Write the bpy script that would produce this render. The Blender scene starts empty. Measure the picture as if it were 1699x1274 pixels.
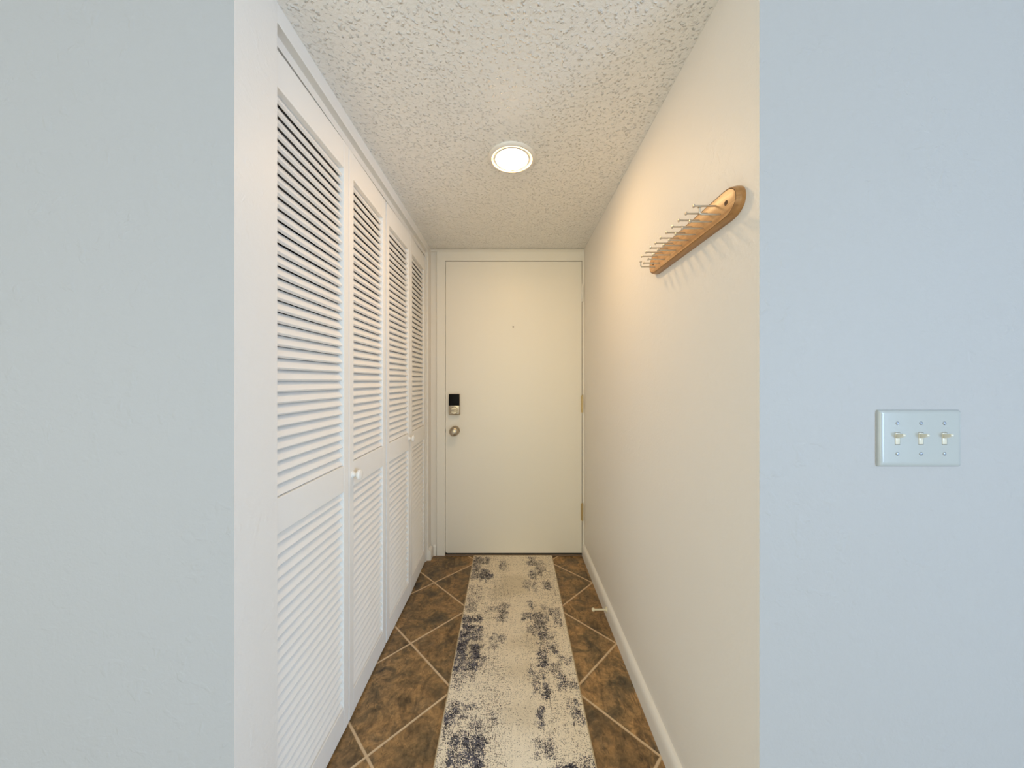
import bpy, bmesh, math, random
from mathutils import Vector, Matrix, noise as mnoise
random.seed(7)
S = bpy.context.scene
COL = S.collection
PI = math.pi

# ------------------------------------------------------------------ helpers
def lin(r, g, b):
    f = lambda c: (c/255/12.92) if c/255 <= 0.04045 else ((c/255+0.055)/1.055)**2.4
    return (f(r), f(g), f(b), 1.0)

def obj(name, bm, mats, parent=None, smooth=None, loc=None):
    me = bpy.data.meshes.new(name)
    bmesh.ops.recalc_face_normals(bm, faces=bm.faces)
    bm.to_mesh(me); bm.free()
    if not isinstance(mats, (list, tuple)): mats = [mats]
    for m in mats: me.materials.append(m)
    o = bpy.data.objects.new(name, me)
    COL.objects.link(o)
    if parent: o.parent = parent
    if loc: o.location = loc
    if smooth is not None:
        me.polygons.foreach_set('use_smooth', [True]*len(me.polygons))
        try: me.set_sharp_from_angle(angle=math.radians(smooth))
        except Exception: pass
    return o

def thing(name, label, cat, loc=(0, 0, 0), rotz=0, group=None):
    o = bpy.data.objects.new(name, None); COL.objects.link(o)
    o.empty_display_size = 0.05
    o.location = loc; o.rotation_euler = (0, 0, rotz)
    o['label'] = label; o['category'] = cat
    if group: o['group'] = group
    return o

def tag(o, label, cat, group=None):
    o['label'] = label; o['category'] = cat
    if group: o['group'] = group
    return o

def struct(o):
    o['kind'] = 'structure'; return o

def add_box(bm, x0, x1, y0, y1, z0, z1, bev=0, seg=2, mi=0):
    t = bmesh.new()
    bmesh.ops.create_cube(t, size=1)
    for v in t.verts:
        v.co = Vector(((x0+x1)/2+v.co.x*(x1-x0), (y0+y1)/2+v.co.y*(y1-y0), (z0+z1)/2+v.co.z*(z1-z0)))
    if bev:
        bmesh.ops.bevel(t, geom=t.edges[:], offset=bev, segments=seg, profile=0.5, affect='EDGES', clamp_overlap=True)
    for f in t.faces: f.material_index = mi
    merge(bm, t)

def merge(bm, t, mat=None):
    if mat is not None: bmesh.ops.transform(t, matrix=mat, verts=t.verts)
    me = bpy.data.meshes.new('tmp'); t.to_mesh(me); t.free()
    bm.from_mesh(me); bpy.data.meshes.remove(me)

def add_prism(bm, pts, axis, a0, a1, mi=0):
    """extrude closed 2-D outline along an axis (x: pts are y,z; y: pts are x,z; z: pts are x,y)"""
    def P(p, a):
        return {'x': (a, p[0], p[1]), 'y': (p[0], a, p[1]), 'z': (p[0], p[1], a)}[axis]
    A = [bm.verts.new(P(p, a0)) for p in pts]
    B = [bm.verts.new(P(p, a1)) for p in pts]
    n = len(pts)
    fs = [bm.faces.new(A), bm.faces.new(B[::-1])]
    for i in range(n):
        fs.append(bm.faces.new((A[i], B[i], B[(i+1) % n], A[(i+1) % n])))
    for f in fs: f.material_index = mi
    return fs

def add_lathe(bm, prof, mat=None, seg=40, cap=True, mi=0):
    """profile of (r, h) revolved about local z"""
    t = bmesh.new()
    rings = []
    for r, h in prof:
        if r < 1e-6: rings.append([t.verts.new((0, 0, h))])
        else: rings.append([t.verts.new((r*math.cos(2*PI*k/seg), r*math.sin(2*PI*k/seg), h)) for k in range(seg)])
    for a, b in zip(rings, rings[1:]):
        for k in range(seg):
            k2 = (k+1) % seg
            if len(a) == 1 and len(b) == 1: continue
            if len(a) == 1: t.faces.new((a[0], b[k], b[k2]))
            elif len(b) == 1: t.faces.new((a[k], b[0], a[k2]))
            else: t.faces.new((a[k], b[k], b[k2], a[k2]))
    if cap:
        if len(rings[0]) > 1: t.faces.new(rings[0])
        if len(rings[-1]) > 1: t.faces.new(rings[-1])
    for f in t.faces: f.material_index = mi
    merge(bm, t, mat)

def axis_mat(origin, direction):
    q = Vector((0, 0, 1)).rotation_difference(Vector(direction).normalized())
    return Matrix.Translation(Vector(origin)) @ q.to_matrix().to_4x4()

def add_tube(bm, pts, r, seg=12):
    t = bmesh.new(); pts = [Vector(p) for p in pts]; rings = []
    for i, p in enumerate(pts):
        d = (pts[min(i+1, len(pts)-1)] - pts[max(i-1, 0)]).normalized()
        q = Vector((0, 0, 1)).rotation_difference(d)
        rings.append([t.verts.new(p + q @ Vector((r*math.cos(2*PI*k/seg), r*math.sin(2*PI*k/seg), 0))) for k in range(seg)])
    for a, b in zip(rings, rings[1:]):
        # align ring start to avoid twisting
        off = min(range(seg), key=lambda o_: (a[0].co-b[o_].co).length)
        for k in range(seg):
            t.faces.new((a[k], b[(k+off) % seg], b[(k+1+off) % seg], a[(k+1) % seg]))
    t.faces.new(rings[0]); t.faces.new(rings[-1])
    merge(bm, t)

# ------------------------------------------------------------------ materials
def mat_base(name):
    m = bpy.data.materials.new(name); m.use_nodes = True
    nt = m.node_tree
    return m, nt, nt.nodes['Principled BSDF']

def N(nt, typ, **kw):
    n = nt.nodes.new(typ)
    for k, v in kw.items():
        if k in n.inputs.keys(): n.inputs[k].default_value = v
        else: setattr(n, k, v)
    return n

def math_node(nt, op, a=None, b=None, c=None, clamp=False):
    n = nt.nodes.new('ShaderNodeMath'); n.operation = op; n.use_clamp = clamp
    for i, v in enumerate((a, b, c)):
        if v is None: continue
        if isinstance(v, (int, float)): n.inputs[i].default_value = v
        else: nt.links.new(v, n.inputs[i])
    return n.outputs[0]

def obj_coord(nt):
    return nt.nodes.new('ShaderNodeTexCoord').outputs['Object']

def noise_tex(nt, vec, scale, detail=2, rough=0.5, dist=0):
    n = nt.nodes.new('ShaderNodeTexNoise')
    n.inputs['Scale'].default_value = scale; n.inputs['Detail'].default_value = detail
    n.inputs['Roughness'].default_value = rough; n.inputs['Distortion'].default_value = dist
    nt.links.new(vec, n.inputs['Vector']); return n

def ramp(nt, fac, stops, interp='LINEAR'):
    r = nt.nodes.new('ShaderNodeValToRGB'); r.color_ramp.interpolation = interp
    e = r.color_ramp.elements
    while len(e) < len(stops): e.new(0.5)
    for i, (p, c) in enumerate(stops):
        e[i].position = p; e[i].color = c if not isinstance(c, (int, float)) else (c, c, c, 1)
    nt.links.new(fac, r.inputs[0]); return r.outputs[0]

def mixc(nt, fac, a, b, mode='MIX'):
    n = nt.nodes.new('ShaderNodeMix'); n.data_type = 'RGBA'; n.blend_type = mode
    for i, v in ((0, fac), (6, a), (7, b)):
        if isinstance(v, (int, float)): n.inputs[i].default_value = v
        elif isinstance(v, tuple): n.inputs[i].default_value = v
        else: nt.links.new(v, n.inputs[i])
    return n.outputs[2]

def bump(nt, bsdf, height, strength, distance):
    b = nt.nodes.new('ShaderNodeBump'); b.inputs['Strength'].default_value = strength
    b.inputs['Distance'].default_value = distance
    nt.links.new(height, b.inputs['Height']); nt.links.new(b.outputs[0], bsdf.inputs['Normal'])

def paint_wall(name, col, strength=0.25, rough=0.55):
    """roller / orange-peel textured wall paint"""
    m, nt, b = mat_base(name)
    v = obj_coord(nt)
    n1 = noise_tex(nt, v, 120, 3, 0.55, 0.4)
    n2 = noise_tex(nt, v, 34, 2, 0.5, 0.6)
    n3 = noise_tex(nt, v, 5, 2, 0.5)
    blob = ramp(nt, n2.outputs[0], [(0.56, 0), (0.68, 1)])
    patch = ramp(nt, n3.outputs[0], [(0.45, 0.10), (0.70, 0.55)])
    h = math_node(nt, 'MULTIPLY_ADD', blob, patch, math_node(nt, 'MULTIPLY', n1.outputs[0], 0.5))
    b.inputs['Base Color'].default_value = col
    b.inputs['Roughness'].default_value = rough
    b.inputs['Specular IOR Level'].default_value = 0.35
    bump(nt, b, h, strength, 0.004)
    return m

def gloss_paint(name, col, rough=0.38, wear=False, streak=0.12):
    m, nt, b = mat_base(name)
    v = obj_coord(nt)
    n1 = noise_tex(nt, v, 60, 3, 0.5)
    b.inputs['Base Color'].default_value = col
    b.inputs['Roughness'].default_value = rough
    bump(nt, b, n1.outputs[0], streak, 0.001)
    return m

def metal(name, col, rough):
    m, nt, b = mat_base(name)
    v = obj_coord(nt)
    n = noise_tex(nt, v, 300, 2)
    b.inputs['Base Color'].default_value = col
    b.inputs['Metallic'].default_value = 1
    r = ramp(nt, n.outputs[0], [(0.3, rough*0.8), (0.7, rough*1.25)])
    nt.links.new(r, b.inputs['Roughness'])
    return m

def plain(name, col, rough=0.5, nscale=80, amt=0.06):
    m, nt, b = mat_base(name)
    v = obj_coord(nt)
    n = noise_tex(nt, v, nscale, 2)
    c2 = tuple(max(0, x*(1-amt)) for x in col[:3])+(1,)
    nt.links.new(mixc(nt, n.outputs[0], col, c2), b.inputs['Base Color'])
    b.inputs['Roughness'].default_value = rough
    return m

M_BLUE = paint_wall('pale_blue_wall_paint', (0.424, 0.420, 0.424, 1), 0.32)
M_CREAM = paint_wall('off_white_wall_paint', (0.83, 0.79, 0.73, 1), 0.24, 0.5)
M_TRIM = gloss_paint('white_trim_paint', (0.85, 0.82, 0.765, 1), 0.42)
M_DOORPAINT = gloss_paint('white_door_paint', (0.85, 0.815, 0.75, 1), 0.40, streak=0.18)
M_LOUVER = gloss_paint('white_louver_paint', (0.86, 0.83, 0.775, 1), 0.45)
M_DARK = plain('closet_wall_shade', lin(34, 30, 27), 0.9)  # closet wall colour darkened to paint in the shade behind the louvers
M_NICKEL = metal('satin_nickel', lin(188, 176, 158), 0.30)
M_PEG = metal('aged_nickel_rod', lin(206, 198, 184), 0.42)
M_BRASS = metal('dull_brass', lin(208, 188, 146), 0.45)
M_BLACK = plain('black_plastic', lin(5, 5, 6), 0.45)
M_BLACK.node_tree.nodes['Principled BSDF'].inputs['Specular IOR Level'].default_value = 0.15
M_RUBBER = plain('black_rubber_sweep', lin(12, 11, 10), 0.6)
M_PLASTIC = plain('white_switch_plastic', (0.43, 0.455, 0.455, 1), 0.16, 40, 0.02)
M_TOGGLE = plain('ivory_toggle_plastic', (0.66, 0.63, 0.53, 1), 0.25, 40, 0.02)
M_SCREW = metal('painted_steel_screw', lin(150, 152, 155), 0.4)
M_KNOBW = plain('white_porcelain', lin(240, 236, 228), 0.15, 40, 0.02)
M_CREAMPLASTIC = plain('cream_rubber', lin(232, 222, 196), 0.4)
M_THRESH = plain('brown_threshold_metal', lin(120, 100, 84), 0.4)
M_BOUNCE_CARPET = plain('bounce_carpet', (0.62, 0.58, 0.52, 1), 0.95, 200, 0.2)  # unseen living-room floor, made pale to bounce light up to the ceiling
M_LRCEIL = paint_wall('living_ceiling_paint', lin(235, 235, 232), 0.3)

# knock-down / popcorn ceiling
m, nt, b = mat_base('textured_ceiling_paint')
v = obj_coord(nt)
w = noise_tex(nt, v, 45, 2, 0.5)
vm = nt.nodes.new('ShaderNodeVectorMath'); vm.operation = 'MULTIPLY_ADD'
nt.links.new(w.outputs['Color'], vm.inputs[0]); vm.inputs[1].default_value = (0.02, 0.02, 0.02); nt.links.new(v, vm.inputs[2])
vo = nt.nodes.new('ShaderNodeTexVoronoi'); vo.feature = 'SMOOTH_F1'; vo.inputs['Scale'].default_value = 92; vo.inputs['Smoothness'].default_value = 0.6
nt.links.new(vm.outputs[0], vo.inputs['Vector'])
n2 = noise_tex(nt, v, 74, 3, 0.6, 0.8)
sp = ramp(nt, vo.outputs['Distance'], [(0.10, 1), (0.42, 0)])
bl = ramp(nt, n2.outputs[0], [(0.39, 0), (0.60, 1)])
h = math_node(nt, 'ADD', math_node(nt, 'MULTIPLY', sp, bl), math_node(nt, 'MULTIPLY', n2.outputs[0], 0.5))
b.inputs['Base Color'].default_value = (0.89, 0.87, 0.83, 1)
b.inputs['Roughness'].default_value = 0.27
b.inputs['Specular IOR Level'].default_value = 0.8
bump(nt, b, h, 0.8, 0.0072)
M_CEIL = m

# floor tiles: 45 degree ceramic slate-look tiles with pale grout
TD = 0.472
TS = TD/math.sqrt(2)
m, nt, b = mat_base('brown_slate_tile')
v = obj_coord(nt)
sx = nt.nodes.new('ShaderNodeSeparateXYZ'); nt.links.new(v, sx.inputs[0])
xs = math_node(nt, 'SUBTRACT', sx.outputs[0], 0.003)
ys = math_node(nt, 'SUBTRACT', sx.outputs[1], 2.037)
U = math_node(nt, 'MULTIPLY', math_node(nt, 'ADD', xs, ys), 1/(math.sqrt(2)*TS))
V = math_node(nt, 'MULTIPLY', math_node(nt, 'SUBTRACT', xs, ys), 1/(math.sqrt(2)*TS))
wob = noise_tex(nt, v, 40, 2)
wo = math_node(nt, 'MULTIPLY', math_node(nt, 'SUBTRACT', wob.outputs[0], 0.5), 0.006)
def edge(c):
    f = math_node(nt, 'FRACT', c)
    return math_node(nt, 'MINIMUM', f, math_node(nt, 'SUBTRACT', 1.0, f))
d = math_node(nt, 'ADD', math_node(nt, 'MINIMUM', edge(U), edge(V)), wo)     # in tile units
gr = ramp(nt, d, [(0.0105, 1), (0.0150, 0)])                                # grout mask
cid = nt.nodes.new('ShaderNodeCombineXYZ')
nt.links.new(math_node(nt, 'FLOOR', U), cid.inputs[0]); nt.links.new(math_node(nt, 'FLOOR', V), cid.inputs[1])
wn = nt.nodes.new('ShaderNodeTexWhiteNoise'); wn.noise_dimensions = '3D'; nt.links.new(cid.outputs[0], wn.inputs['Vector'])
sh = nt.nodes.new('ShaderNodeVectorMath'); sh.operation = 'MULTIPLY_ADD'
nt.links.new(wn.outputs['Color'], sh.inputs[0]); sh.inputs[1].default_value = (9, 9, 9); nt.links.new(v, sh.inputs[2])
tv = sh.outputs[0]
big = noise_tex(nt, tv, 4.2, 3, 0.6, 0.5)
mid = noise_tex(nt, tv, 13, 6, 0.68, 0.8)
fine = noise_tex(nt, tv, 55, 4, 0.65, 0.6)
# directional layered veins
sc = nt.nodes.new('ShaderNodeMapping'); sc.inputs['Scale'].default_value = (11, 3.2, 1); sc.inputs['Rotation'].default_value = (0, 0, 0.25)
nt.links.new(tv, sc.inputs['Vector'])
vein = noise_tex(nt, sc.outputs[0], 1.6, 7, 0.7, 0.7)
base = ramp(nt, big.outputs[0], [(0.34, lin(84, 76, 60)), (0.46, lin(116, 96, 66)), (0.57, lin(164, 126, 80)), (0.68, lin(104, 94, 76))])
mot = ramp(nt, mid.outputs[0], [(0.34, lin(44, 40, 32)), (0.47, lin(120, 96, 64)), (0.62, lin(186, 146, 96))])
c = mixc(nt, 0.58, base, mot)
vk = ramp(nt, vein.outputs[0], [(0.32, 0.22), (0.46, 1.05)])
c = mixc(nt, 0.75, c, vk, 'MULTIPLY')
fk = ramp(nt, fine.outputs[0], [(0.32, 0.35), (0.50, 1.0), (0.70, 1.6)])
c = mixc(nt, 0.65, c, fk, 'MULTIPLY')
crack = nt.nodes.new('ShaderNodeTexNoise'); crack.inputs['Scale'].default_value = 6; crack.inputs['Detail'].default_value = 5; crack.inputs['Distortion'].default_value = 1.2
nt.links.new(sc.outputs[0], crack.inputs['Vector']); crack.inputs['Scale'].default_value = 0.9
cr = math_node(nt, 'ABSOLUTE', math_node(nt, 'SUBTRACT', crack.outputs[0], 0.5))
ck = ramp(nt, cr, [(0.0, 0.35), (0.012, 1.0)])
gate = ramp(nt, mid.outputs[0], [(0.46, 0), (0.56, 0.9)])
c = mixc(nt, gate, c, mixc(nt, 1.0, c, ck, 'MULTIPLY'))
tone = ramp(nt, wn.outputs['Value'], [(0.0, 0.78), (1.0, 1.15)])
c = mixc(nt, 1.0, c, tone, 'MULTIPLY')
gn = noise_tex(nt, v, 70, 3)
gcol = mixc(nt, gn.outputs[0], lin(226, 200, 164), lin(200, 172, 136))
c = mixc(nt, gr, c, gcol)
nt.links.new(c, b.inputs['Base Color'])
rr = mixc(nt, gr, ramp(nt, mid.outputs[0], [(0.3, 0.34), (0.7, 0.55)]), (0.85, 0.85, 0.85, 1))
nt.links.new(rr, b.inputs['Roughness'])
hh = math_node(nt, 'SUBTRACT', math_node(nt, 'ADD', math_node(nt, 'MULTIPLY', mid.outputs[0], 0.5), math_node(nt, 'MULTIPLY', vk, 0.25)), gr)
bump(nt, b, hh, 0.5, 0.004)
M_TILE = m

# rug pile: cream ground, woven navy / charcoal distress driven by the density painted into the weave
m, nt, b = mat_base('distressed_rug_pile')
v = obj_coord(nt)
at = nt.nodes.new('ShaderNodeAttribute'); at.attribute_name = 'yarn'
sa = nt.nodes.new('ShaderNodeSeparateColor'); nt.links.new(at.outputs['Color'], sa.inputs[0])
den, tan, nav = sa.outputs[0], sa.outputs[1], sa.outputs[2]
f1 = noise_tex(nt, v, 290, 2, 0.6)
mpx = nt.nodes.new('ShaderNodeMapping'); mpx.inputs['Scale'].default_value = (260, 60, 60); nt.links.new(v, mpx.inputs['Vector'])
mpy = nt.nodes.new('ShaderNodeMapping'); mpy.inputs['Scale'].default_value = (60, 260, 60); nt.links.new(v, mpy.inputs['Vector'])
fx = noise_tex(nt, mpx.outputs[0], 1.0, 2, 0.6); fy = noise_tex(nt, mpy.outputs[0], 1.0, 2, 0.6)
spk = math_node(nt, 'ADD', math_node(nt, 'MULTIPLY', f1.outputs[0], 0.6), math_node(nt, 'ADD', math_node(nt, 'MULTIPLY', fx.outputs[0], 0.2), math_node(nt, 'MULTIPLY', fy.outputs[0], 0.2)))
# threshold moves with density
thr = math_node(nt, 'MULTIPLY_ADD', den, 0.23, 0.405)
dm = math_node(nt, 'MULTIPLY', math_node(nt, 'SUBTRACT', thr, spk), 13, clamp=True)
g2 = noise_tex(nt, v, 120, 2)
cream = mixc(nt, g2.outputs[0], lin(252, 240, 218), lin(232, 218, 194))
cream = mixc(nt, math_node(nt, 'MULTIPLY', tan, 0.45), cream, lin(176, 158, 122))
g3 = noise_tex(nt, v, 90, 2)
darkc = mixc(nt, nav, lin(112, 100, 88), mixc(nt, ramp(nt, g3.outputs[0], [(0.4, 0), (0.6, 1)]), lin(48, 49, 60), lin(98, 96, 106)))
nt.links.new(mixc(nt, dm, cream, darkc), b.inputs['Base Color'])
b.inputs['Roughness'].default_value = 0.95
b.inputs['Specular IOR Level'].default_value = 0.1
bump(nt, b, f1.outputs[0], 0.6, 0.002)
M_RUG = m
M_BIND = plain('cream_rug_binding', lin(206, 186, 152), 0.9, 200, 0.25)

# rack wood
m, nt, b = mat_base('honey_pine')
v = obj_coord(nt)
mp = nt.nodes.new('ShaderNodeMapping'); mp.inputs['Scale'].default_value = (30, 3, 60); nt.links.new(v, mp.inputs['Vector'])
wv = noise_tex(nt, mp.outputs[0], 1.6, 5, 0.6, 0.8)
nt.links.new(ramp(nt, wv.outputs[0], [(0.3, lin(190, 138, 86)), (0.55, lin(214, 164, 110)), (0.75, lin(226, 180, 128))]), b.inputs['Base Color'])
b.inputs['Roughness'].default_value = 0.36
M_WOOD = m
m, nt, b = mat_base('shaded_pine_edge')  # darker copy of the pine; the board edge's shade is in the colour
v = obj_coord(nt)
mp = nt.nodes.new('ShaderNodeMapping'); mp.inputs['Scale'].default_value = (30, 3, 60); nt.links.new(v, mp.inputs['Vector'])
wv = noise_tex(nt, mp.outputs[0], 1.6, 5, 0.6, 0.8)
nt.links.new(ramp(nt, wv.outputs[0], [(0.3, lin(146, 104, 60)), (0.7, lin(184, 136, 84))]), b.inputs['Base Color'])
b.inputs['Roughness'].default_value = 0.3
M_WOODEDGE = m
M_GROOVE = plain('dark_groove_brown', lin(84, 54, 28), 0.6)  # dark brown for the engraved line and screw holes

# lamp diffuser
m, nt, b = mat_base('lit_lamp_diffuser')
b.inputs['Base Color'].default_value = (0.9, 0.88, 0.8, 1)
v = obj_coord(nt)
n = noise_tex(nt, v, 5, 1)
b.inputs['Emission Color'].default_value = (1.0, 0.64, 0.30, 1)
LAMP = 118.0
nt.links.new(ramp(nt, n.outputs[0], [(0, 0.97), (1, 1)]), b.inputs['Coat Roughness'])
b.inputs['Emission Strength'].default_value = LAMP
M_LAMP = m

# ------------------------------------------------------------------ dimensions (metres; camera at x=0,y=0)
CZ = 1.204
XL, XR = -0.567, 0.492          # hall side walls
YL, YR = 0.694, 0.681           # front planes of the blue walls
DY = 2.360                      # end wall (front door)
CH = 2.115                      # dropped hall ceiling
LH = 2.44                       # living room ceiling
LX0, LX1, LY = -3.0, 3.2, -4.2  # living room

# ------------------------------------------------------------------ shell
bm = bmesh.new(); add_box(bm, -1.35, 0.62, YL+0.05, DY+0.3, -0.08, 0); add_box(bm, -0.60, 0.52, 0.46, YL+0.05, -0.08, 0)
struct(obj('floor', bm, M_TILE))
bm = bmesh.new(); add_box(bm, LX0-0.1, LX1+0.1, LY-0.1, 0.46, -0.08, 0.004)
add_box(bm, LX0-0.1, -0.60, 0.46, YL+0.05, -0.08, 0.004); add_box(bm, 0.52, LX1+0.1, 0.46, YL+0.05, -0.08, 0.004)
struct(obj('floor_living', bm, M_BOUNCE_CARPET))

bm = bmesh.new(); add_box(bm, -1.35, 0.62, YL+0.02, DY+0.15, CH, CH+0.08)
struct(obj('ceiling_hall', bm, M_CEIL))
bm = bmesh.new(); add_box(bm, LX0-0.1, LX1+0.1, LY-0.1, YR+0.12, LH, LH+0.08)
struct(obj('ceiling_living', bm, M_LRCEIL))

def paint_faces(bm, test, mi):
    for f in bm.faces:
        f.normal_update()
        if test(f): f.material_index = mi

# left wall: blue towards the living room, off-white return into the hall
bm = bmesh.new()
add_prism(bm, [(LX0, YL), (XL, YL), (XL, 0.821), (XL-0.005, 0.821), (XL-0.005, 0.788), (LX0, 0.788)], 'z', 0, LH)
bmesh.ops.recalc_face_normals(bm, faces=bm.faces)
paint_faces(bm, lambda f: f.normal.y > -0.9, 1)
struct(obj('wall_left', bm, [M_BLUE, M_CREAM]))

# right wall: blue front, off-white face along the hall
bm = bmesh.new()
add_prism(bm, [(XR, YR), (LX1, YR), (LX1, YR+0.12), (XR+0.12, YR+0.12), (XR+0.12, DY+0.14), (XR, DY+0.14)], 'z', 0, LH)
bmesh.ops.recalc_face_normals(bm, faces=bm.faces)
paint_faces(bm, lambda f: f.normal.y > -0.9, 1)
struct(obj('wall_right', bm, [M_BLUE, M_CREAM]))

# lintel above hall mouth (dropped ceiling edge)
bm = bmesh.new(); add_box(bm, XL, XR, YL, YL+0.02, CH, LH)
add_box(bm, XL, XR, YL+0.02, YL+0.10, CH+0.08, LH)
struct(obj('wall_lintel', bm, M_BLUE))

# living room behind the camera
bm = bmesh.new(); add_box(bm, LX0-0.1, LX0, LY, YL, 0, LH); struct(obj('wall_west', bm, M_BLUE))
bm = bmesh.new(); add_box(bm, LX1, LX1+0.1, LY, YR, 0, LH); struct(obj('wall_east', bm, M_BLUE))
bm = bmesh.new()
add_box(bm, LX0, -2.3, LY-0.1, LY, 0, LH); add_box(bm, 0.9, LX1, LY-0.1, LY, 0, LH); add_box(bm, -2.3, 0.9, LY-0.1, LY, 2.15, LH)
struct(obj('wall_rear', bm, M_BLUE))

# end wall with the door opening
OX0, OX1, OZ = -0.4675, 0.4795, 2.0335
bm = bmesh.new()
add_box(bm, XL, OX0, DY, DY+0.14, 0, CH); add_box(bm, OX1, XR, DY, DY+0.14, 0, CH); add_box(bm, OX0, OX1, DY, DY+0.14, OZ, CH)
struct(obj('wall_end', bm, M_CREAM))

# closet: stub beside the end wall, back and ends
bm = bmesh.new(); add_box(bm, -1.25, XL, 2.285, DY+0.14, 0, CH); struct(obj('wall_closet_end', bm, M_CREAM))
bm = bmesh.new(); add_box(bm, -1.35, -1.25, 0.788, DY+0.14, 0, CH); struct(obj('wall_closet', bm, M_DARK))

# header over the closet doors, with a bevelled underside and a track fascia
bm = bmesh.new()
add_prism(bm, [(XL, CH), (XL, 2.067), (XL-0.0205, 2.066), (XL-0.0205, 2.0395), (XL-0.026, 2.0395), (XL-0.026, 2.062), (XL-0.09, 2.062), (XL-0.09, CH)], 'y', 0.821, 2.285)
struct(obj('trim_1', bm, M_TRIM))

# jamb strip where the doors close against the stub
bm = bmesh.new(); add_box(bm, XL-0.055, XL-0.010, 2.268, 2.285, 0, 2.0365, 0.0015)
struct(obj('trim_2', bm, M_TRIM))

# ------------------------------------------------------------------ entry door
bm = bmesh.new()
CY = DY-0.012
add_prism(bm, [(OX0-0.058, 0), (OX0-0.058, OZ+0.062), (XR, OZ+0.062), (XR, 0), (OX1, 0), (OX1, OZ), (OX0, OZ), (OX0, 0)], 'y', CY, DY)
# door stop behind the leaf, lining the opening
add_prism(bm, [(OX0, 0), (OX0, OZ), (OX1, OZ), (OX1, 0), (OX1-0.015, 0), (OX1-0.015, OZ-0.015), (OX0+0.015, OZ-0.015), (OX0+0.015, 0)], 'y', CY+0.052, DY+0.14)
bmesh.ops.bevel(bm, geom=[e for e in bm.edges if all(abs(v.co.y-CY) < 1e-5 for v in e.verts)], offset=0.0025, segments=2, profile=0.5, affect='EDGES')
struct(obj('trim_3', bm, M_TRIM))
# thin wall batten between casing head and ceiling
bm = bmesh.new(); add_box(bm, XL, XR, DY-0.006, DY, OZ+0.062, CH-0.004); struct(obj('trim_4', bm, M_CREAM))

D0, D1 = OX0+0.003, OX1-0.0035
door = thing('door_1', 'plain white front door with keypad deadbolt and round nickel knob', 'door', ((D0+D1)/2, CY+0.004, 0))
door['kind'] = 'structure'
DX, DYY = (D0+D1)/2, CY+0.004
bm = bmesh.new()
r = 0.012
pts = [(D0-DX+r*(1-math.cos(a)), 0.018+r*(1-math.sin(a))) for a in [k*PI/12 for k in range(0, 7)]]
pts += [(D1-DX, 0.018), (D1-DX, OZ-0.0045), (D0-DX, OZ-0.0045)]
add_prism(bm, pts, 'y', 0, 0.040)
bmesh.ops.bevel(bm, geom=[e for e in bm.edges if all(abs(v.co.y) < 1e-5 for v in e.verts)], offset=0.0015, segments=2, profile=0.5, affect='EDGES')
obj('door_leaf', bm, M_DOORPAINT, door)
bm = bmesh.new(); add_box(bm, D0-DX+0.002, D1-DX-0.002, 0.003, 0.036, 0.0085, 0.020)
obj('door_sweep', bm, M_RUBBER, door)
# deadbolt: black upper housing, nickel lower with thumb turn
dx = -0.400-DX
bm = bmesh.new(); add_box(bm, dx-0.0375, dx+0.0375, -0.030, 0, 0.972, 1.116, 0.006, 3)
dead = obj('deadbolt', bm, M_NICKEL, door, 40)
bm = bmesh.new(); add_box(bm, dx-0.0365, dx+0.0365, -0.0325, -0.0285, 1.036, 1.1145, 0.0018, 2)
k = obj('deadbolt_cover', bm, M_BLACK, dead, 40); k['label'] = 'black glossy upper cover'
bm = bmesh.new()
add_lathe(bm, [(0.0, 0), (0.026, 0), (0.026, 0.003), (0.023, 0.006), (0.0, 0.006)], axis_mat((dx, -0.0295, 1.003), (0, -1, 0)))
add_box(bm, dx-0.021, dx+0.021, -0.050, -0.034, 0.9975, 1.0085, 0.004, 3)
obj('thumb_turn', bm, M_NICKEL, dead, 35)
# knob
kx, kz = -0.398-DX, 0.862
bm = bmesh.new()
add_lathe(bm, [(0, 0), (0.033, 0), (0.033, 0.003), (0.029, 0.009), (0.0, 0.009)], axis_mat((kx, 0, kz), (0, -1, 0)))
kr = obj('knob_rose', bm, M_NICKEL, door, 40)
bm = bmesh.new()
add_lathe(bm, [(0, 0.008), (0.013, 0.008), (0.012, 0.024), (0.017, 0.030), (0.028, 0.036), (0.0325, 0.047), (0.031, 0.058), (0.024, 0.066), (0.012, 0.0695), (0, 0.0702)], axis_mat((kx, 0, kz), (0, -1, 0)))
obj('door_knob', bm, M_NICKEL, door, 60)
# latch edge / strike
bm = bmesh.new(); add_box(bm, D0-DX-0.0022, D0-DX+0.0005, -0.0015, 0.02, 0.848, 0.872)
obj('latch', bm, M_BLACK, door)
# peephole
bm = bmesh.new()
add_lathe(bm, [(0, 0), (0.0075, 0), (0.0075, 0.0015), (0.0055, 0.0022), (0.0055, 0.001), (0, 0.001)], axis_mat((0.002-DX, 0, 1.577), (0, -1, 0)), 20)
pp = obj('peephole', bm, M_DOORPAINT, door, 40)
bm = bmesh.new()
add_lathe(bm, [(0, 0.001), (0.0045, 0.001), (0.0045, 0.0018), (0, 0.0018)], axis_mat((0.002-DX, 0, 1.577), (0, -1, 0)), 16)
obj('peephole_lens', bm, M_BLACK, pp, 40)
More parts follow.
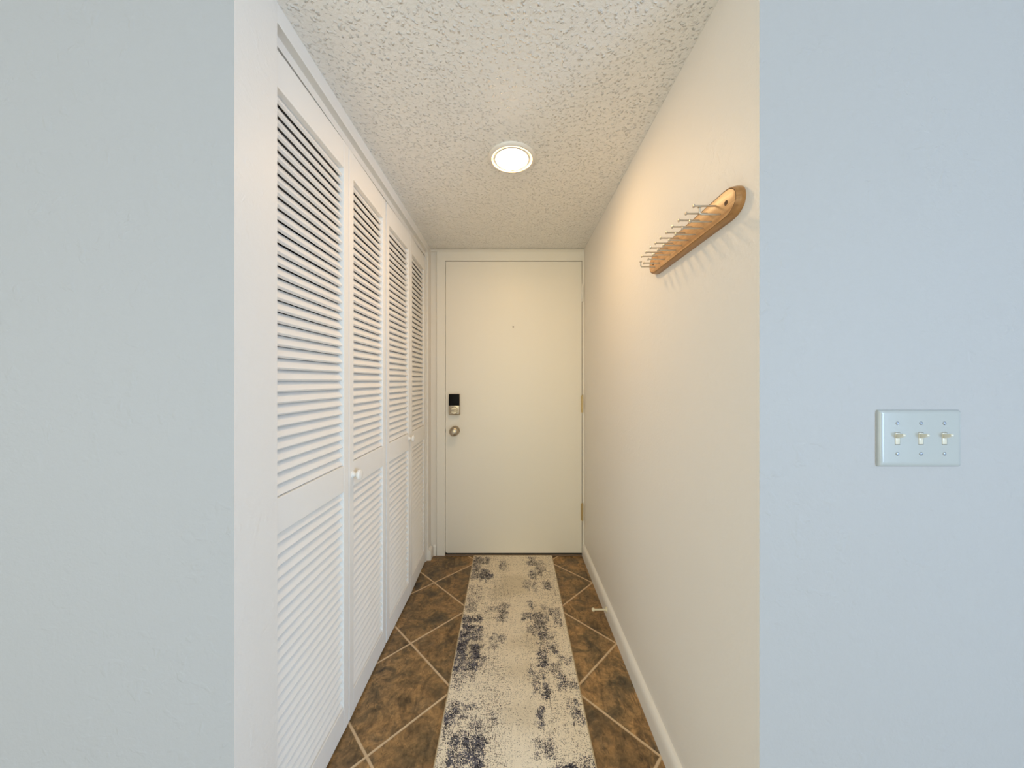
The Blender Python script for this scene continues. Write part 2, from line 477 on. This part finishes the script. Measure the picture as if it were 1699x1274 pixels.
# hinges
for hz, mt in ((1.806, M_TRIM), (1.045, M_BRASS), (0.302, M_BRASS)):
    bm = bmesh.new()
    hx = OX1-0.0015-DX
    for i in range(5):
        z0 = hz-0.058+i*0.0232
        add_lathe(bm, [(0, z0+0.0003), (0.0052, z0+0.0003), (0.0052, z0+0.0229), (0, z0+0.0229)], Matrix.Translation((hx, -0.0085, 0)), 16)
    add_lathe(bm, [(0, hz+0.058), (0.0045, hz+0.058), (0.0055, hz+0.061), (0.003, hz+0.064), (0, hz+0.0645)], Matrix.Translation((hx, -0.0085, 0)), 16)
    add_box(bm, hx-0.010, hx-0.003, -0.0018, 0.0, hz-0.058, hz+0.058)
    h_ = obj('hinge', bm, mt, door, 40)
    h_['label'] = 'hinge painted over white' if mt is M_TRIM else 'brass hinge'
# threshold
bm = bmesh.new(); add_box(bm, OX0-0.002, OX1+0.002, DY-0.014, DY+0.14, 0, 0.0078, 0.003)
struct(obj('trim_5', bm, M_THRESH))

# ------------------------------------------------------------------ baseboards
def base_profile(t, h):
    return [(0, 0), (t, 0), (t, h*0.55), (t*0.96, h*0.78), (t*0.70, h*0.92), (t*0.35, h*0.99), (0, h)]
bm = bmesh.new()
add_prism(bm, [(XR-x, z) for x, z in base_profile(0.0165, 0.083)], 'y', YR+0.002, CY-0.001)
o = struct(obj('baseboard_right', bm, M_TRIM, None, 50))
bm = bmesh.new()
add_prism(bm, [(XL+x, z) for x, z in base_profile(0.017, 0.073)], 'y', 2.286, CY-0.002)
struct(obj('baseboard_left', bm, M_TRIM, None, 50))
bm = bmesh.new()
add_prism(bm, [(DY-x, z) for x, z in base_profile(0.012, 0.073)], 'x', XL+0.018, OX0-0.060)
struct(obj('baseboard_end', bm, M_TRIM, None, 50))
# ------------------------------------------------------------------ bifold closet doors
def slat_profile(w=0.0302, t=0.0098, ang=57, r=0.0016):
    a = math.radians(ang)
    pts = []
    for cx_, cy_, a0 in ((w/2-r, t/2-r, 0), (-w/2+r, t/2-r, PI/2), (-w/2+r, -t/2+r, PI), (w/2-r, -t/2+r, 3*PI/2)):
        for k in range(4):
            th = a0+PI/2*k/3
            pts.append((cx_+r*math.cos(th), cy_+r*math.sin(th)))
    # local slat: long axis along p, rotate so the outer (front, -y) edge is low
    return [(p*math.cos(a)-q*math.sin(a), p*math.sin(a)+q*math.cos(a)) for p, q in pts]
TH = 0.029
Z0, Z1 = 0.010, 2.0205
UP0, UP1 = 0.915, 1.928
LO0, LO1 = 0.094, 0.826
ST = 0.034
def louvers(x0, x1, z0, z1, n):
    bm = bmesh.new()
    pitch = (z1-z0)/n
    prof = slat_profile()
    for i in range(n):
        zc = z0+pitch*(i+0.5)+random.uniform(-0.0004, 0.0004)
        yc = 0.0158
        add_prism(bm, [(yc+p, zc+q) for p, q in prof], 'x', x0, x1)
    return bm
def knob_bm(x, z):
    bm = bmesh.new()
    add_lathe(bm, [(0, 0), (0.013, 0), (0.013, 0.002), (0.008, 0.006), (0.0075, 0.012), (0.012, 0.016), (0.0175, 0.020), (0.019, 0.025), (0.0175, 0.029), (0.012, 0.031), (0.0045, 0.0316), (0, 0.0316)], axis_mat((x, 0, z), (0, -1, 0)), 32)
    return bm
def leaf(root, p0, p1, knob_at=None):
    p0 = Vector(p0); p1 = Vector(p1); d = p1-p0; W = d.length-0.003
    rz = math.atan2(d.y, d.x)
    bm = bmesh.new()
    bv = 0.0018
    add_box(bm, 0, ST, 0, TH, Z0, Z1, bv); add_box(bm, W-ST, W, 0, TH, Z0, Z1, bv)
    for a_, b_ in ((Z0, LO0), (LO1, UP0), (UP1, Z1)):
        add_box(bm, ST-0.001, W-ST+0.001, 0.0004, TH-0.0004, a_ + (0.0004 if a_ == Z0 else 0), b_ - (0.0004 if b_ == Z1 else 0), bv)
    lf = obj('louvered_leaf', bm, M_LOUVER, root)
    lf.location = (p0.x-root.location.x, p0.y-root.location.y, 0)
    lf.rotation_euler = (0, 0, rz)
    for nm, a_, b_, n in (('upper_louvers', UP0, UP1, 35), ('lower_louvers', LO0, LO1, 25)):
        obj(nm, louvers(ST-0.002, W-ST+0.002, a_, b_, n), M_LOUVER, lf, 35)
    if knob_at:
        bmk = knob_bm(knob_at[0] if knob_at[0] > 0 else W+knob_at[0], knob_at[1])
        kb = obj('knob', bmk, M_KNOBW, lf, 35)
    return lf
B = [(-0.579, 0.797), (-0.5735, 1.196), (-0.5765, 1.552), (-0.5720, 1.908), (-0.580, 2.262)]
bf = thing('louvered_bifold', 'white louvered bifold closet door nearest the camera, beside the blue wall', 'closet door', (B[0][0]-0.015, B[0][1]+0.377, 0), 0, 'louvered closet doors')
leaf(bf, B[0], B[1]); leaf(bf, B[1], (B[2][0], B[2][1]-0.001), (0.026, 0.869))
bf2 = thing('louvered_bifold', 'white louvered bifold closet door farther from the camera, next to the front door', 'closet door', (B[2][0]-0.015, B[2][1]+0.355, 0), 0, 'louvered closet doors')
leaf(bf2, (B[2][0]+0.001, B[2][1]+0.003), B[3], (-0.028, 0.888)); leaf(bf2, B[3], B[4])

# ------------------------------------------------------------------ ceiling light
CLX, CLY = -0.004, 1.392
cl = thing('ceiling_light', 'round white flush ceiling light switched on, set in the textured hall ceiling', 'ceiling light', (CLX, CLY, CH))
bm = bmesh.new()
add_lathe(bm, [(0.0965, 0.0), (0.0970, -0.003), (0.0950, -0.0055), (0.0895, -0.0088), (0.0840, -0.0100), (0.0815, -0.0095), (0.0795, -0.0075), (0.0740, -0.0058), (0.0690, -0.0068), (0.0672, -0.0085), (0.0662, -0.0085), (0.0662, 0.0)], None, 64, cap=False)
obj('trim_ring', bm, M_TRIM, cl, 50)
bm = bmesh.new()
prof = [(0.0660, -0.004)] + [(0.0660*math.cos(a), -0.0085-0.0080*math.sin(a)) for a in [k*PI/2/8 for k in range(0, 9)]]
prof[-1] = (0, prof[-1][1])
add_lathe(bm, prof, None, 48, cap=False)
k = obj('diffuser', bm, M_LAMP, cl, 60); k['label'] = 'glowing warm white diffuser'

# ------------------------------------------------------------------ peg rack on the right wall
RX = XR+0.0006; RC = (RX, 0.953, 1.598)
rk = thing('peg_rack', 'honey coloured wooden tie rack with two rows of metal pegs on the right hall wall', 'coat rack', RC)
HL, HH = 0.2335, 0.0345
def outline(inset, n=14, e=0.050):
    """rounded-end board outline (y, z)"""
    a = HL-inset; h_ = HH-inset; L = a-(e-inset*0.6)
    pts = []
    for k in range(n+1):
        th = -PI/2+PI*k/n
        pts.append((L+(a-L)*max(0, math.cos(th))**0.85, h_*math.copysign(abs(math.sin(th))**0.9, math.sin(th))))
    return pts + [(-y, -z) for y, z in pts]
def rings_mesh(specs, capmi=0, mis=None):
    bm = bmesh.new(); rings = []
    for ins, x in specs:
        rings.append([bm.verts.new((-x, y, z)) for y, z in outline(ins)])
    n = len(rings[0])
    for i, (a_, b_) in enumerate(zip(rings, rings[1:])):
        for k in range(n):
            f = bm.faces.new((a_[k], a_[(k+1) % n], b_[(k+1) % n], b_[k]))
            f.material_index = mis[i] if mis else 0
    bm.faces.new(rings[0]); f = bm.faces.new(rings[-1]); f.material_index = capmi
    return bm
bm = rings_mesh([(0.0, 0.0), (0.0, 0.008), (0.0006, 0.0105), (0.0012, 0.0115), (0.0013, 0.0145), (0.0019, 0.0172), (0.0030, 0.0188), (0.0044, 0.0195), (0.0049, 0.0187), (0.0055, 0.0195), (0.0060, 0.0197)],
                0, [1, 1, 1, 1, 1, 1, 1, 2, 2, 0])
board = obj('board', bm, [M_WOOD, M_WOODEDGE, M_GROOVE], rk, 50)
# screw holes at each end
for s in (-1, 1):
    bm = bmesh.new()
    add_lathe(bm, [(0.0055, 0), (0.0055, 0.0006), (0.0040, 0.0008), (0.0032, 0.0002), (0, 0.0002)], axis_mat((-0.0197, s*0.196, 0.001), (-1, 0, 0)), 20, cap=False)
    bm_ = obj('screw_hole', bm, M_GROOVE, board, 40)
def peg_bm(y, z, bent, bend_up=0.0155):
    bm = bmesh.new()
    L = 0.0500; x0 = -0.0185
    hr = 0.0046
    if not bent:
        add_tube(bm, [(x0, y, z), (x0-0.01, y, z), (x0-L, y, z)], 0.0021)
        add_lathe(bm, [(0, 0), (0.0026, 0), (hr, 0.0012), (hr, 0.0024), (0.0034, 0.0034), (0, 0.0036)], axis_mat((x0-L-0.0008, y, z), (-1, 0, 0)), 16)
    else:
        pts = [(x0, y, z), (x0-0.02, y, z), (x0-L+0.006, y, z)]
        for k in range(1, 6):
            a = k*PI/2/5
            pts.append((x0-L+0.006-0.005*math.sin(a), y, z+0.005*(1-math.cos(a))))
        pts.append((x0-L+0.001, y, z+bend_up))
        add_tube(bm, pts, 0.0021)
        add_lathe(bm, [(0, 0), (0.0026, 0), (hr, 0.0012), (hr, 0.0022), (0.0034, 0.003), (0, 0.0032)], axis_mat((x0-L+0.001, y, z+bend_up-0.001), (0, 0, 1)), 16)
    return bm
for i in range(11):
    y = 0.7768+0.03576*i-RC[1]
    pg = obj('peg', peg_bm(y, 1.5835-RC[2], i in (0, 10)), M_PEG, rk, 40)
    if i in (0, 10): pg['label'] = 'peg bent upwards at its tip'
for i in range(10):
    y = 0.7947+0.03576*i-RC[1]
    obj('peg', peg_bm(y, 1.6115-RC[2], False), M_PEG, rk, 40)

# ------------------------------------------------------------------ triple light switch on the right blue wall
SX, SZ = 0.8065, 1.090+0.0
SX = (1521.5-851)*YR/566; SZ = CZ-(726.5-632)*YR/566
sw = thing('light_switch', 'white three-toggle light switch plate on the blue wall', 'light switch', (SX, YR, SZ))
PW, PH = 0.0822, 0.0562
bm = bmesh.new()
t = bmesh.new()
ringsd = [(0, 0), (0, 0.002), (0.0012, 0.0042), (0.0034, 0.0058), (0.0068, 0.0065), (0.0085, 0.0066)]
def rrect(w, h, r, n=5):
    pts = []
    for cx, cy, a0 in ((w-r, h-r, 0), (-w+r, h-r, PI/2), (-w+r, -h+r, PI), (w-r, -h+r, 3*PI/2)):
        for k in range(n+1):
            a = a0+PI/2*k/n; pts.append((cx+r*math.cos(a), cy+r*math.sin(a)))
    return pts
rs = []
for ins, dpt in ringsd:
    rs.append([bm.verts.new((x, -dpt, z)) for x, z in rrect(PW-ins, PH-ins, 0.003)])
n = len(rs[0])
for a_, b_ in zip(rs, rs[1:]):
    for k in range(n): bm.faces.new((a_[k], a_[(k+1) % n], b_[(k+1) % n], b_[k]))
bm.faces.new(rs[0])
# front face with three toggle slots
front = rs[-1]
inner = []
holes = []
sxs = [-0.0465, 0.0, 0.0465]
SWW, SWH = 0.0052, 0.0122
bt = bmesh.new()
xs_ = [-(PW-0.0085)] + [c+s*SWW for c in sxs for s in (-1, 1)] + [PW-0.0085]
zs_ = [-(PH-0.0085), -SWH, SWH, PH-0.0085]
for i in range(len(xs_)-1):
    for j in range(3):
        if i % 2 == 1 and j == 1:
            # slot walls
            x0, x1, z0, z1 = xs_[i], xs_[i+1], zs_[1], zs_[2]
            c4 = [(x0, z0), (x1, z0), (x1, z1), (x0, z1)]
            A = [bm.verts.new((x, -0.0066, z)) for x, z in c4]; Bv = [bm.verts.new((x, -0.0012, z)) for x, z in c4]
            for k in range(4): bm.faces.new((A[k], A[(k+1) % 4], Bv[(k+1) % 4], Bv[k]))
            bm.faces.new(Bv)
            continue
        bm.faces.new([bm.verts.new((x, -0.0066, z)) for x, z in ((xs_[i], zs_[j]), (xs_[i+1], zs_[j]), (xs_[i+1], zs_[j+1]), (xs_[i], zs_[j+1]))])
plate = obj('plate', bm, M_PLASTIC, sw, 40)
for c in sxs:
    bm = bmesh.new()
    # collar block in the slot and the tapered lever tipped up
    add_box(bm, c-0.0046, c+0.0046, -0.0072, -0.0013, -0.0116, 0.0116, 0.0008)
    tt = bmesh.new()
    add_prism(tt, [(0.000, -0.0042), (-0.0030, -0.0042), (-0.0130, -0.0024), (-0.0138, 0.0), (-0.0130, 0.0024), (-0.0030, 0.0042), (0.0, 0.0042)], 'x', -0.0038, 0.0038)
    for v_ in tt.verts:
        if v_.co.y < -0.01: v_.co.x *= 0.72
    bmesh.ops.bevel(tt, geom=tt.edges[:], offset=0.0006, segments=2, profile=0.5, affect='EDGES')
    merge(bm, tt, Matrix.Translation((c, -0.0062, 0.0042)) @ Matrix.Rotation(math.radians(-20), 4, 'X'))
    obj('toggle', bm, M_TOGGLE, sw, 40)
for c in sxs:
    for s in (-1, 1):
        bm = bmesh.new()
        mt = axis_mat((c, -0.0064, s*0.0302), (0, -1, 0))
        add_lathe(bm, [(0, 0), (0.0034, 0), (0.0033, 0.0006), (0.0022, 0.0013), (0, 0.0015)], mt, 20)
        sl = bmesh.new(); add_box(sl, -0.0031, 0.0031, -0.0004, 0.0004, 0.0011, 0.00165)
        merge(bm, sl, mt @ Matrix.Rotation(random.uniform(0, PI), 4, 'Z'))
        obj('screw', bm, M_SCREW, sw, 40)

# ------------------------------------------------------------------ door stop on right baseboard
ds = thing('door_stop', 'small cream door stop sticking out from the right baseboard', 'door stop', (XR-0.0165, 1.728, 0.046))
bm = bmesh.new()
add_lathe(bm, [(0, 0), (0.0135, 0), (0.0135, 0.002), (0.0100, 0.006), (0.0055, 0.009), (0, 0.009)], axis_mat((0.0, 0, 0), (-1, 0, 0)), 24)
obj('mounting_flange', bm, M_CREAMPLASTIC, ds, 40)
bm = bmesh.new(); add_tube(bm, [(-0.007, 0, 0), (-0.035, 0, 0), (-0.064, 0, 0)], 0.0042)
obj('rod', bm, M_CREAMPLASTIC, ds, 40)
bm = bmesh.new()
add_lathe(bm, [(0, 0), (0.0065, 0), (0.0088, 0.003), (0.0088, 0.010), (0.0065, 0.0135), (0, 0.0145)], axis_mat((-0.062, 0, 0), (-1, 0, 0)), 24)
obj('rubber_tip', bm, M_CREAMPLASTIC, ds, 40)

# ------------------------------------------------------------------ runner rug
DARK = [(0.014, 0.093, 2.052, 2.32, 0.5), (0.043, 0.186, 2.235, 2.307, 0.55), (0.127, 0.204, 2.052, 2.167, 0.7), (0.128, 0.25, 2.082, 2.108, 0.9), (0.354, 0.412, 2.167, 2.258, 0.5), (0.695, 0.778, 2.223, 2.32, 0.6), (0.771, 0.875, 2.156, 2.27, 0.45), (0.703, 0.758, 2.072, 2.145, 0.6), (0.806, 0.85, 2.113, 2.145, 0.5), (0.619, 0.682, 1.967, 2.042, 0.5), (0.732, 0.753, 1.931, 2.023, 0.5), (0.84, 0.904, 1.967, 2.033, 0.55), (0.666, 0.69, 1.801, 1.864, 0.7), (0.016, 0.103, 1.779, 1.848, 0.45), (0.358, 0.433, 1.707, 1.824, 0.55), (0.241, 0.375, 1.779, 1.801, 0.4), (0.009, 0.176, 1.707, 1.735, 0.7), (0.028, 0.072, 1.593, 1.707, 0.75), (0.072, 0.187, 1.629, 1.667, 0.7), (0.028, 0.107, 1.629, 1.667, 0.9), (0.601, 0.666, 1.721, 1.757, 0.7), (0.694, 0.815, 1.714, 1.757, 0.65), (0.704, 0.812, 1.623, 1.721, 0.55), (0.859, 0.954, 1.749, 1.793, 0.55), (0.901, 0.956, 1.667, 1.749, 0.5), (0.789, 0.818, 1.793, 1.824, 0.4), (0.64, 0.676, 1.635, 1.681, 0.5), (0.731, 0.783, 1.586, 1.629, 0.6), (0.005, 0.195, 1.586, 1.617, 0.6), (0.032, 0.144, 1.856, 1.995, 0.3), (0.007, 0.078, 1.556, 1.624, 0.8), (0, 0.069, 1.417, 1.562, 0.75), (0.073, 0.172, 1.598, 1.624, 0.6), (0.137, 0.195, 1.417, 1.544, 0.75), (0.19, 0.247, 1.452, 1.473, 0.7), (0.037, 0.205, 1.414, 1.429, 0.7), (0.075, 0.198, 1.452, 1.467, 0.6), (0.318, 0.407, 1.574, 1.611, 0.5), (0.287, 0.356, 1.533, 1.574, 0.35), (0.728, 0.791, 1.574, 1.624, 0.65), (0.81, 0.864, 1.586, 1.624, 0.5), (0.739, 0.886, 1.539, 1.562, 0.5), (0.825, 0.867, 1.494, 1.522, 0.75), (0.719, 0.777, 1.437, 1.516, 0.65), (0.883, 0.974, 1.457, 1.483, 0.5), (0.628, 0.66, 1.384, 1.417, 0.6), (0.653, 0.692, 1.313, 1.388, 0.5), (0.737, 0.756, 1.305, 1.388, 0.7), (0.708, 0.78, 1.402, 1.412, 0.4), (0.806, 0.885, 1.393, 1.442, 0.45), (0.847, 0.908, 1.33, 1.388, 0.65), (0.936, 0.99, 1.339, 1.361, 0.6), (0.008, 0.18, 1.37, 1.402, 0.35), (0.035, 0.096, 1.33, 1.365, 0.4), (0.031, 0.081, 1.257, 1.276, 0.5), (0.091, 0.205, 1.255, 1.263, 0.6), (0.013, 0.089, 1.193, 1.238, 0.7), (0.127, 0.162, 1.22, 1.242, 0.4), (0.346, 0.381, 1.198, 1.227, 0.4), (0.672, 0.699, 1.193, 1.242, 0.75), (0.925, 0.974, 1.193, 1.265, 0.6), (0.906, 0.921, 1.238, 1.276, 0.5)]
TANP = [(0.407, 0.608, 1.94, 2.072, 0.7), (0.326, 0.47, 1.914, 1.985, 0.5), (0.699, 0.775, 1.764, 1.801, 0.4), (0, 0.183, 2.27, 2.32, 0.3), (0.462, 0.589, 1.393, 1.422, 0.5), (0.513, 0.722, 1.544, 1.568, 0.5), (0.463, 0.602, 1.198, 1.242, 0.5), (0.621, 0.674, 1.586, 1.605, 0.6), (0.085, 0.171, 1.483, 1.562, 0.5)]
RY0, RY1 = 0.52, 2.343
for _ in range(26):   # weave continues towards the living room
    u = random.choice([random.uniform(0, 0.2), random.uniform(0.62, 0.95)])
    y_ = random.uniform(RY0, 1.17)
    DARK.append((u, u+random.uniform(0.03, 0.15), y_, y_+random.uniform(0.02, 0.12), random.uniform(0.4, 0.75)))
def edge_x(y):
    k = (y-1.199)/(2.34-1.199)
    return -0.2505+(-0.2705+0.2505)*k, 0.2622+(0.2705-0.2622)*k
rug = thing('runner_rug', 'cream runner rug with distressed navy and charcoal pattern on the hall floor', 'rug', (0, (RY0+RY1)/2, 0))
RCY = (RY0+RY1)/2
NU, NV = 130, 440
bm = bmesh.new()
dens = []
grid = []
for j in range(NV+1):
    y = RY0+(RY1-RY0)*j/NV
    a_, b_ = edge_x(y)
    row = []
    for i in range(NU+1):
        u = i/NU
        x = a_+0.005+(b_-a_-0.010)*u
        row.append(bm.verts.new((x, y-RCY, 0.0060+0.0006*mnoise.noise(Vector((x*9, y*6, 3))))))
        # ragged coordinates so that woven patches break up along warp and weft
        P = Vector((x*26, y*26, 0)); Q = Vector((x*90, y*12, 5)); R_ = Vector((x*12, y*90, 9))
        du = 0.030*mnoise.noise(P)+0.022*mnoise.noise(R_)
        dy = 0.016*mnoise.noise(P+Vector((7, 3, 1)))+0.018*mnoise.noise(Q)
        dn = 0.0
        for u0, u1, y0, y1, s in DARK:
            ex = max(u0-(u+du), (u+du)-u1, 0)/0.018; ey = max(y0-(y+dy), (y+dy)-y1, 0)/0.010
            e = ex*ex+ey*ey
            if e < 6: dn = max(dn, s*math.exp(-e))
        tn = 0.0
        for u0, u1, y0, y1, s in TANP:
            ex = max(u0-(u+du), (u+du)-u1, 0)/0.06; ey = max(y0-(y+dy), (y+dy)-y1, 0)/0.03
            tn = max(tn, s*math.exp(-(ex*ex+ey*ey)))
        broad = 0.5+0.5*mnoise.noise(Vector((x*7, y*5, 11)))
        bgd = 0.22+0.26*broad*(1.0 if u < 0.42 else 0.8)+0.10*mnoise.noise(Q)+0.10*mnoise.noise(R_)
        cen = math.exp(-((u-0.56)/0.13)**2); bgd -= 0.12*cen
        tot = min(1.0, max(0.0, bgd+dn*(0.62+0.45*mnoise.noise(Vector((x*40, y*40, 2))))))
        dens.append((tot, tn, min(1, dn*1.6)))
    grid.append(row)
for j in range(NV):
    for i in range(NU):
        bm.faces.new((grid[j][i], grid[j][i+1], grid[j+1][i+1], grid[j+1][i]))
bm.verts.index_update()
pile = obj('pile', bm, M_RUG, rug, 180)
ca = pile.data.color_attributes.new('yarn', 'FLOAT_COLOR', 'POINT')
ca.data.foreach_set('color', [c_ for d_ in dens for c_ in (d_[0], d_[1], d_[2], 1.0)])
bm = bmesh.new()
a0, b0 = edge_x(RY0); a1, b1 = edge_x(RY1)
def strip(p, q, w=0.006):
    p = Vector(p+(0.0035,)); q = Vector(q+(0.0035,)); d_ = (q-p).normalized(); nrm = Vector((-d_.y, d_.x, 0))
    prof_ = [(math.cos(2*PI*k/10)*w/2, math.sin(2*PI*k/10)*0.0034) for k in range(10)]
    A = [bm.verts.new(p+nrm*u_+Vector((0, 0, z_))) for u_, z_ in prof_]; Bq = [bm.verts.new(q+nrm*u_+Vector((0, 0, z_))) for u_, z_ in prof_]
    for k in range(10): bm.faces.new((A[k], Bq[k], Bq[(k+1) % 10], A[(k+1) % 10]))
    bm.faces.new(A); bm.faces.new(Bq)
yy0, yy1 = RY0-RCY, RY1-RCY
strip((a0+0.003, yy0), (a1+0.003, yy1)); strip((b0-0.003, yy0), (b1-0.003, yy1))
strip((a0, yy0), (b0, yy0)); strip((a1, yy1), (b1, yy1))
k = obj('binding', bm, M_BIND, rug, 60); k['label'] = 'plain cream binding along the edges'
bm = bmesh.new()
add_prism(bm, [(a0+0.004, yy0), (b0-0.004, yy0), (b1-0.004, yy1), (a1+0.004, yy1)], 'z', 0.0004, 0.0045)
obj('backing', bm, M_BIND, rug)

# ------------------------------------------------------------------ lights
def area(name, loc, rot, sx_, sy_, power, col):
    l = bpy.data.lights.new(name, 'AREA'); l.shape = 'RECTANGLE'; l.size = sx_; l.size_y = sy_
    l.energy = power; l.color = col
    o = bpy.data.objects.new(name, l); COL.objects.link(o); o.location = loc; o.rotation_euler = rot
    return o
# light from behind camera: unseen rear glass doors, right-hand side window, added left fill
area('rear_window_warm_light', (-0.7, LY-0.02, 1.1), (PI/2, 0, 0), 3.1, 2.0, 76, (1.0, 0.94, 0.62))  # rear daylight with an added warm tint for unseen room lamps
area('side_window_daylight', (LX1-0.03, -2.85, 1.25), (PI/2, 0, PI/2), 2.2, 1.8, 174, (0.49, 0.70, 1.0))
area('left_fill_light', (LX0+0.03, -1.9, 1.10), (PI/2, 0, -PI/2), 2.2, 1.9, 31, (0.93, 1.0, 1.0))  # added fill from the left, no window in that wall

w = bpy.data.worlds.new('world'); S.world = w; w.use_nodes = True
bg = w.node_tree.nodes['Background']; bg.inputs[0].default_value = (0.75, 0.86, 1, 1); bg.inputs[1].default_value = 0.0

# ------------------------------------------------------------------ camera
cam = bpy.data.cameras.new('camera'); co = bpy.data.objects.new('camera', cam); COL.objects.link(co)
co.location = (0, 0, CZ); co.rotation_euler = (PI/2, 0, 0)
cam.sensor_fit = 'HORIZONTAL'; cam.sensor_width = 36; cam.lens = 36*566/1699
cam.shift_x = -1.5/1699; cam.shift_y = -5/1699
cam.clip_start = 0.01
S.camera = co
S.view_settings.view_transform = 'Standard'; S.view_settings.look = 'None'
S.view_settings.exposure = 0.0; S.view_settings.gamma = 1; S.view_settings.use_curve_mapping = False
